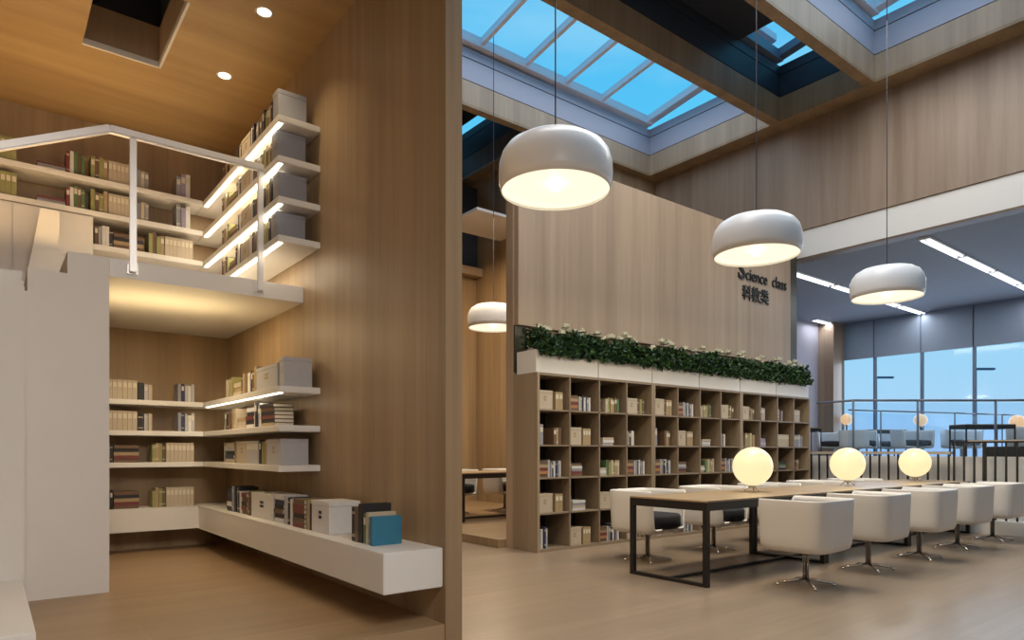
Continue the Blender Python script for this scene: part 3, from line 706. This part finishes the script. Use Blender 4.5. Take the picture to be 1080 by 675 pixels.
fl = ['nearest the alcove', 'second from the alcove', 'middle one', 'second from the balustrade', 'nearest the balustrade']
FRX = [5.67, 6.92, 8.13, 9.33, 10.50]; first = True
for k, x in enumerate(FRX):
    o = ch if first else copy_tree(ch); first = False
    o.location = (x, 3.06+random.uniform(-.02, .02), 0); o.rotation_euler = (0, 0, random.uniform(-.05, .05))
    o['label'] = f'white tub chair on the open-floor side of the long table, {fl[k]}'; o['group'] = 'white tub chairs backing onto the open floor'
for k in range(5):
    o = copy_tree(ch); o.location = (5.62+1.19*k, 4.78+random.uniform(-.02, .02), 0); o.rotation_euler = (0, 0, math.pi+random.uniform(-.06, .06))
    o['label'] = f'white tub chair with black cushion on the bookcase side, {fl[k]}'; o['group'] = 'white tub chairs between table and bookcases'
for k, (x, y) in enumerate(((6.35, 9.72), (7.35, 9.6))):
    o = copy_tree(ch); o.location = (x, y, .10); o.rotation_euler = (0, 0, math.pi)
    o['label'] = ['white tub chair with black cushion beyond the gap', 'white tub chair beyond the gap, beside the wooden post'][k]; o['group'] = 'tub chairs beyond the gap'

# ------------------------------------------------------------------ globe lamps on the tables
def globe_lamp(x, y, z, r, label, grp, mat, power):
    t = thing('globe_table_lamp', (x, y, z), label, 'table lamp', grp)
    bm = bmesh.new(); bmesh.ops.create_uvsphere(bm, u_segments=36, v_segments=20, radius=r, matrix=Matrix.Translation((0, 0, r+.065))); link('globe', bm, mat, t, True)
    bm = bmesh.new(); lathe(bm, [(0, .045), (.04, .045), (.045, .075), (0, .08)], 20); link('collar', bm, M['steel'], t, True)
    for k in range(3):
        a = k*2*math.pi/3+.4; bm = bmesh.new(); tube(bm, (.03*math.cos(a), .03*math.sin(a), .055), (.085*math.cos(a), .085*math.sin(a), .011), .007, 8); link('foot', bm, M['steel'], t, True)
    return t
gn = ['nearest the alcove', 'middle of the three', 'nearest the balustrade']
for k, (x, y) in enumerate(((6.40, 4.02), (8.47, 4.0), (10.45, 3.98))):
    globe_lamp(x, y, .75, .205, f'round glowing globe lamp on the long table, {gn[k]}', 'globe lamps on the long table', M['globe'], 6)

# ------------------------------------------------------------------ pendant lamps
def pendant(x, y, z, label, cord_top, power=38):
    t = thing('pendant_lamp', (x, y, z), label, 'pendant lamp', 'white drum pendant lamps')
    bm = bmesh.new()
    lathe(bm, [(.425, .0), (.432, .0), (.446, .06), (.45, .14), (.446, .21), (.425, .28), (.385, .335), (.32, .375), (.22, .398), (.10, .41), (0, .412)], 56)
    lathe(bm, [(.425, .0), (.44, .10), (.44, .20), (.415, .27)], 56); link('shade', bm, M['lamp'], t, True)
    bm = bmesh.new(); lathe(bm, [(.432, .025), (.38, .045), (.25, .06), (0, .065)], 48); link('inner_glow', bm, M['lamp_glow'], t, True)  # glowing disc in place of the bulb-lit inner surface
    bm = bmesh.new(); bmesh.ops.create_uvsphere(bm, u_segments=20, v_segments=12, radius=.055, matrix=Matrix.Translation((0, 0, .055))); link('bulb', bm, M['bulb'], t, True)
    bm = bmesh.new(); tube(bm, (0, 0, .41), (0, 0, cord_top-z), .006, 6); tube(bm, (0, 0, .40), (0, 0, .46), .02, 12); link('cord', bm, M['line_dark'], t)
    lamp('pendant_light', 'AREA', (x, y, z-.01), power, (1, .85, .6), .8)
pendant(3.53, 3.95, 3.235, 'largest white drum pendant lamp, hanging under the skylight', 8.4)
pendant(6.36, 3.95, 3.235, 'white drum pendant lamp hanging in front of the lettering', 8.4)
pendant(9.47, 3.95, 3.235, 'smallest white drum pendant lamp, in front of the window side', 8.4)
pendant(6.84, 9.25, 3.30, 'white drum pendant lamp in the room beyond the gap', 8.4)

# ------------------------------------------------------------------ mezzanine railing
t = thing('mezzanine_railing', (.85, 5.515, 2.57), 'steel handrail with slim posts on the mezzanine edge and stair', 'railing')
def bar(name, a, b, wd, hh, m, parent):
    a, b = Vector(a), Vector(b); d = (b-a); L = d.length; bm = bmesh.new(); cube(bm, -L/2, L/2, -wd/2, wd/2, -hh/2, hh/2, bev=min(wd, hh)*.15)
    q = d.to_track_quat('X', 'Z').to_matrix().to_4x4(); bmesh.ops.transform(bm, matrix=Matrix.Translation((a+b)/2) @ q, verts=bm.verts); return link(name, bm, m, parent)
bar('handrail', (-.175, 0, .905), (.905, 0, .905), .05, .055, M['steel'], t)
bar('stair_handrail', (-.165, 0, .91), (-2.4, 0, -.17), .05, .055, M['steel'], t)
for x in (-.025, .882): bar('post', (x, 0, -.09), (x, 0, .88), .03, .045, M['steel'], t)
for x in (-.025, .882):
    bm = bmesh.new(); cube(bm, x-.035, x+.035, .02, .033, -.10, -.03); link('post_base', bm, M['steel'], t)

# ------------------------------------------------------------------ hall balustrade
t = thing('low_balustrade', (11.36, 4.95, 0), 'lower black-barred balustrade with wooden rail before the white wall', 'railing')
box('curb', 11.24-11.36, 11.62-11.36, 3.86-4.95, 9.1-4.95, 0, .19, M['white'], t)
box('handrail', -.06, .08, 3.82-4.95, 9.1-4.95, 1.135, 1.175, M['rail_wood'], t)
y = 3.86
while y < 6.4: box('baluster', -.012, .012, y-4.95-.012, y-4.95+.012, .19, 1.135, M['black'], t); y += .142
t = thing('tall_balustrade', (11.36, 2.0, 0), 'taller black-barred balustrade nearer the picture corner, with thin rail', 'railing')
box('curb', -.12, .26, -2.4, 1.8, 0, .19, M['white'], t)
box('handrail', -.02, .02, -2.4, 1.8, 1.30, 1.325, M['black'], t)
y = 3.79; k = 0
while y > 1.2:
    q = .022 if k == 3 else .012
    box('baluster', -q, q, y-2-q, y-2+q, .19, 1.30, M['black'], t); y -= .130; k += 1
t = thing('display_counter', (11.95, 2.4, .95), 'dark low counter with a pale wooden top behind the balustrade', 'counter')
box('carcass', -.14, .30, -1.9, 1.15, 0, .30, M['cushion'], t); box('countertop', -.16, .34, -1.95, 1.35, .36, .40, M['rail_wood'], t)
for yy in (-1.8, -1.0, -.2, .6): box('support', .0, .1, yy, yy+.05, .30, .36, M['black'], t)

# glass balustrade on the platform
def px(xp, t_): a = (xp-CX)/F; return (t_*(.7873*a+.6165), t_*(-.6165*a+.7873))
def glass_rail(name, label, P, zt, r, m):
    t = thing(name, (*P[0], .95), label, 'railing'); o = Vector((*P[0], .95))
    for a, b in zip(P, P[1:]):
        A, B = Vector((*a, zt))-o, Vector((*b, zt))-o
        bm = bmesh.new(); tube(bm, A, B, r, 8); link('top_rail', bm, m, t, True)
        bm = bmesh.new(); d = (B-A); nrm = Vector((-d.y, d.x, 0)).normalized()*.006
        lo_ = Vector((0, 0, -(zt-.95)+.06)); hi = Vector((0, 0, -.05))
        v = [bm.verts.new(p) for p in (A+lo_-nrm, B+lo_-nrm, B+hi-nrm, A+hi-nrm, A+lo_+nrm, B+lo_+nrm, B+hi+nrm, A+hi+nrm)]
        for q in ((0,1,2,3),(7,6,5,4),(0,4,5,1),(1,5,6,2),(2,6,7,3),(3,7,4,0)): bm.faces.new([v[i] for i in q])
        link('glass_panel', bm, M['glass'], t)
    for p in P[1:-1] if len(P) > 3 else P:
        bm = bmesh.new(); q = Vector((*p, 0))-Vector((o.x, o.y, 0)); tube(bm, q, q+Vector((0, 0, zt-.95)), r, 8); link('post', bm, m, t, True)
glass_rail('glass_balustrade', 'nearer glass balustrade with a steel top rail on the raised platform', [px(862, 12.9), px(900, 12.2), px(968, 12.2), px(1050, 12.2), px(1100, 12.1)], 2.11, .022, M['frame_grey'])
glass_rail('glass_balustrade', 'farther and lower glass balustrade close to the window wall', [px(895, 12.6), px(929, 12.9), px(1007, 13.6), px(1029, 13.9), px(1057, 14.2), px(1076, 14.5)], 1.96, .014, M['frame_grey'])

# furniture on the platform
def far_table(x, y, L, rz, label):
    c = copy_tree(tb); c.location = (x, y, .95); c.rotation_euler = (0, 0, rz); c.scale = (L/2.07, 1, 1); c['label'] = label; c['group'] = 'tables by the window wall'; return c
def far_at(pxx, tt, L, W, label):
    c = far_table(*px(pxx, tt), L, -.664, label); c.scale = (L/2.07, W/.88, 1)
far_at(914, 15.9, .95, .5, 'small dark-framed table on the platform between the grey seats')
far_at(1019, 12.75, .95, .5, 'small dark-framed table on the platform nearest the picture corner')
far_at(840, 14.6, .55, .5, 'small dark-framed table on the platform beside the grey end wall')
cg = make_chair(M['chair_grey'], '', '')
seats = [(878, 16.7, 'beside the wooden column'), (905, 15.3, 'before the first amber globe lamp'), (937, 17.0, 'behind the small middle table'),
         (962, 15.0, 'at the second amber globe lamp'), (1014, 14.8, 'between the second globe lamp and corner table'), (1088, 13.2, 'under the amber lamp nearest the picture corner')]
for k, (pxx, tt, pl) in enumerate(seats):
    o = cg if k == 0 else copy_tree(cg); o.location = (*px(pxx, tt), .95); o.rotation_euler = (0, 0, random.uniform(2.0, 3.6)); o.scale = (1.1, 1.1, .93)
    o['label'] = f'grey tub chair on the platform, {pl}'; o['group'] = 'grey tub chairs by the window wall'
for k, (pxx, tt, sh, pl) in enumerate(((893, 17.9, .87, 'nearest the column'), (971, 16.2, .77, 'middle of three'), (1073, 14.1, .63, 'nearest the corner'))):
    x, y = px(pxx, tt)
    t = globe_lamp(x, y, .95, .15, f'amber globe lamp on a thin stand on the platform, {pl}', 'amber globe lamps by the windows', M['globe_far'], 0)
    for c in list(t.children): c.location = (0, 0, sh)
    bm = bmesh.new(); tube(bm, (0, 0, .0), (0, 0, sh+.05), .02, 10); lathe(bm, [(0, 0), (.14, 0), (.14, .015), (0, .02)], 24); link('stand', bm, M['black'], t, True)
# street lamps outside
for k, (pxx, yt, d) in enumerate(((924, 398, 24), (1029, 389, 22))):
    x, y = px(pxx, d); zt = EYE+(CY-yt)*d/F
    t = thing('street_lamp', (x, y, -.1), ['grey street lamp outside, seen through the window nearest the column', 'grey street lamp outside, seen through the window nearest the corner'][k], 'street lamp', 'street lamps outside')
    bm = bmesh.new(); tube(bm, (0, 0, 0), (0, 0, zt+.1), .05, 10, .035); link('pole', bm, M['frame_grey'], t, True)
    bm = bmesh.new(); cube(bm, 0, .62, -.08, .08, zt+.06, zt+.13, bev=.02); bmesh.ops.rotate(bm, verts=bm.verts, cent=(0, 0, 0), matrix=Matrix.Rotation(-.66, 3, 'Z')); link('lamp_head', bm, M['frame_grey'], t)

# ------------------------------------------------------------------ books: the 300 that show largest stay objects, the small rest is one object
bpy.context.view_layer.update()
def shown(o):
    bb = [o.matrix_world @ Vector(c) for c in o.bound_box]; u = []
    for p in bb:
        xc = .7873*p.x-.6165*p.y; zc = .6165*p.x+.7873*p.y; u.append((CX+F*xc/zc, CY-F*(p.z-EYE)/zc))
    xs = [max(0, min(1080, a)) for a, b in u]; ys_ = [max(0, min(675, b)) for a, b in u]
    return (max(xs)-min(xs))*(max(ys_)-min(ys_))
bk = sorted([o for o in COL.objects if o.get('category') == 'book'], key=lambda o: -shown(o))
rest = bk[290:]
if rest:
    bm = bmesh.new(); mats_ = []
    for o in rest:
        idx = []
        for m in o.data.materials:
            if m not in mats_: mats_.append(m)
            idx.append(mats_.index(m))
        n0 = len(bm.faces); v0 = len(bm.verts); bm.from_mesh(o.data); bm.verts.ensure_lookup_table(); bm.faces.ensure_lookup_table()
        for v in bm.verts[v0:]: v.co = o.matrix_world @ v.co
        for f in bm.faces[n0:]: f.material_index = idx[f.material_index]
        bpy.data.objects.remove(o)
    me = bpy.data.meshes.new('small_books'); bm.to_mesh(me); bm.free()
    for m in mats_: me.materials.append(m)
    o = bpy.data.objects.new('small_books', me); COL.objects.link(o); o['kind'] = 'stuff'; o['label'] = 'the many thin books filling the far bookcase cells and shelves'; o['category'] = 'books'
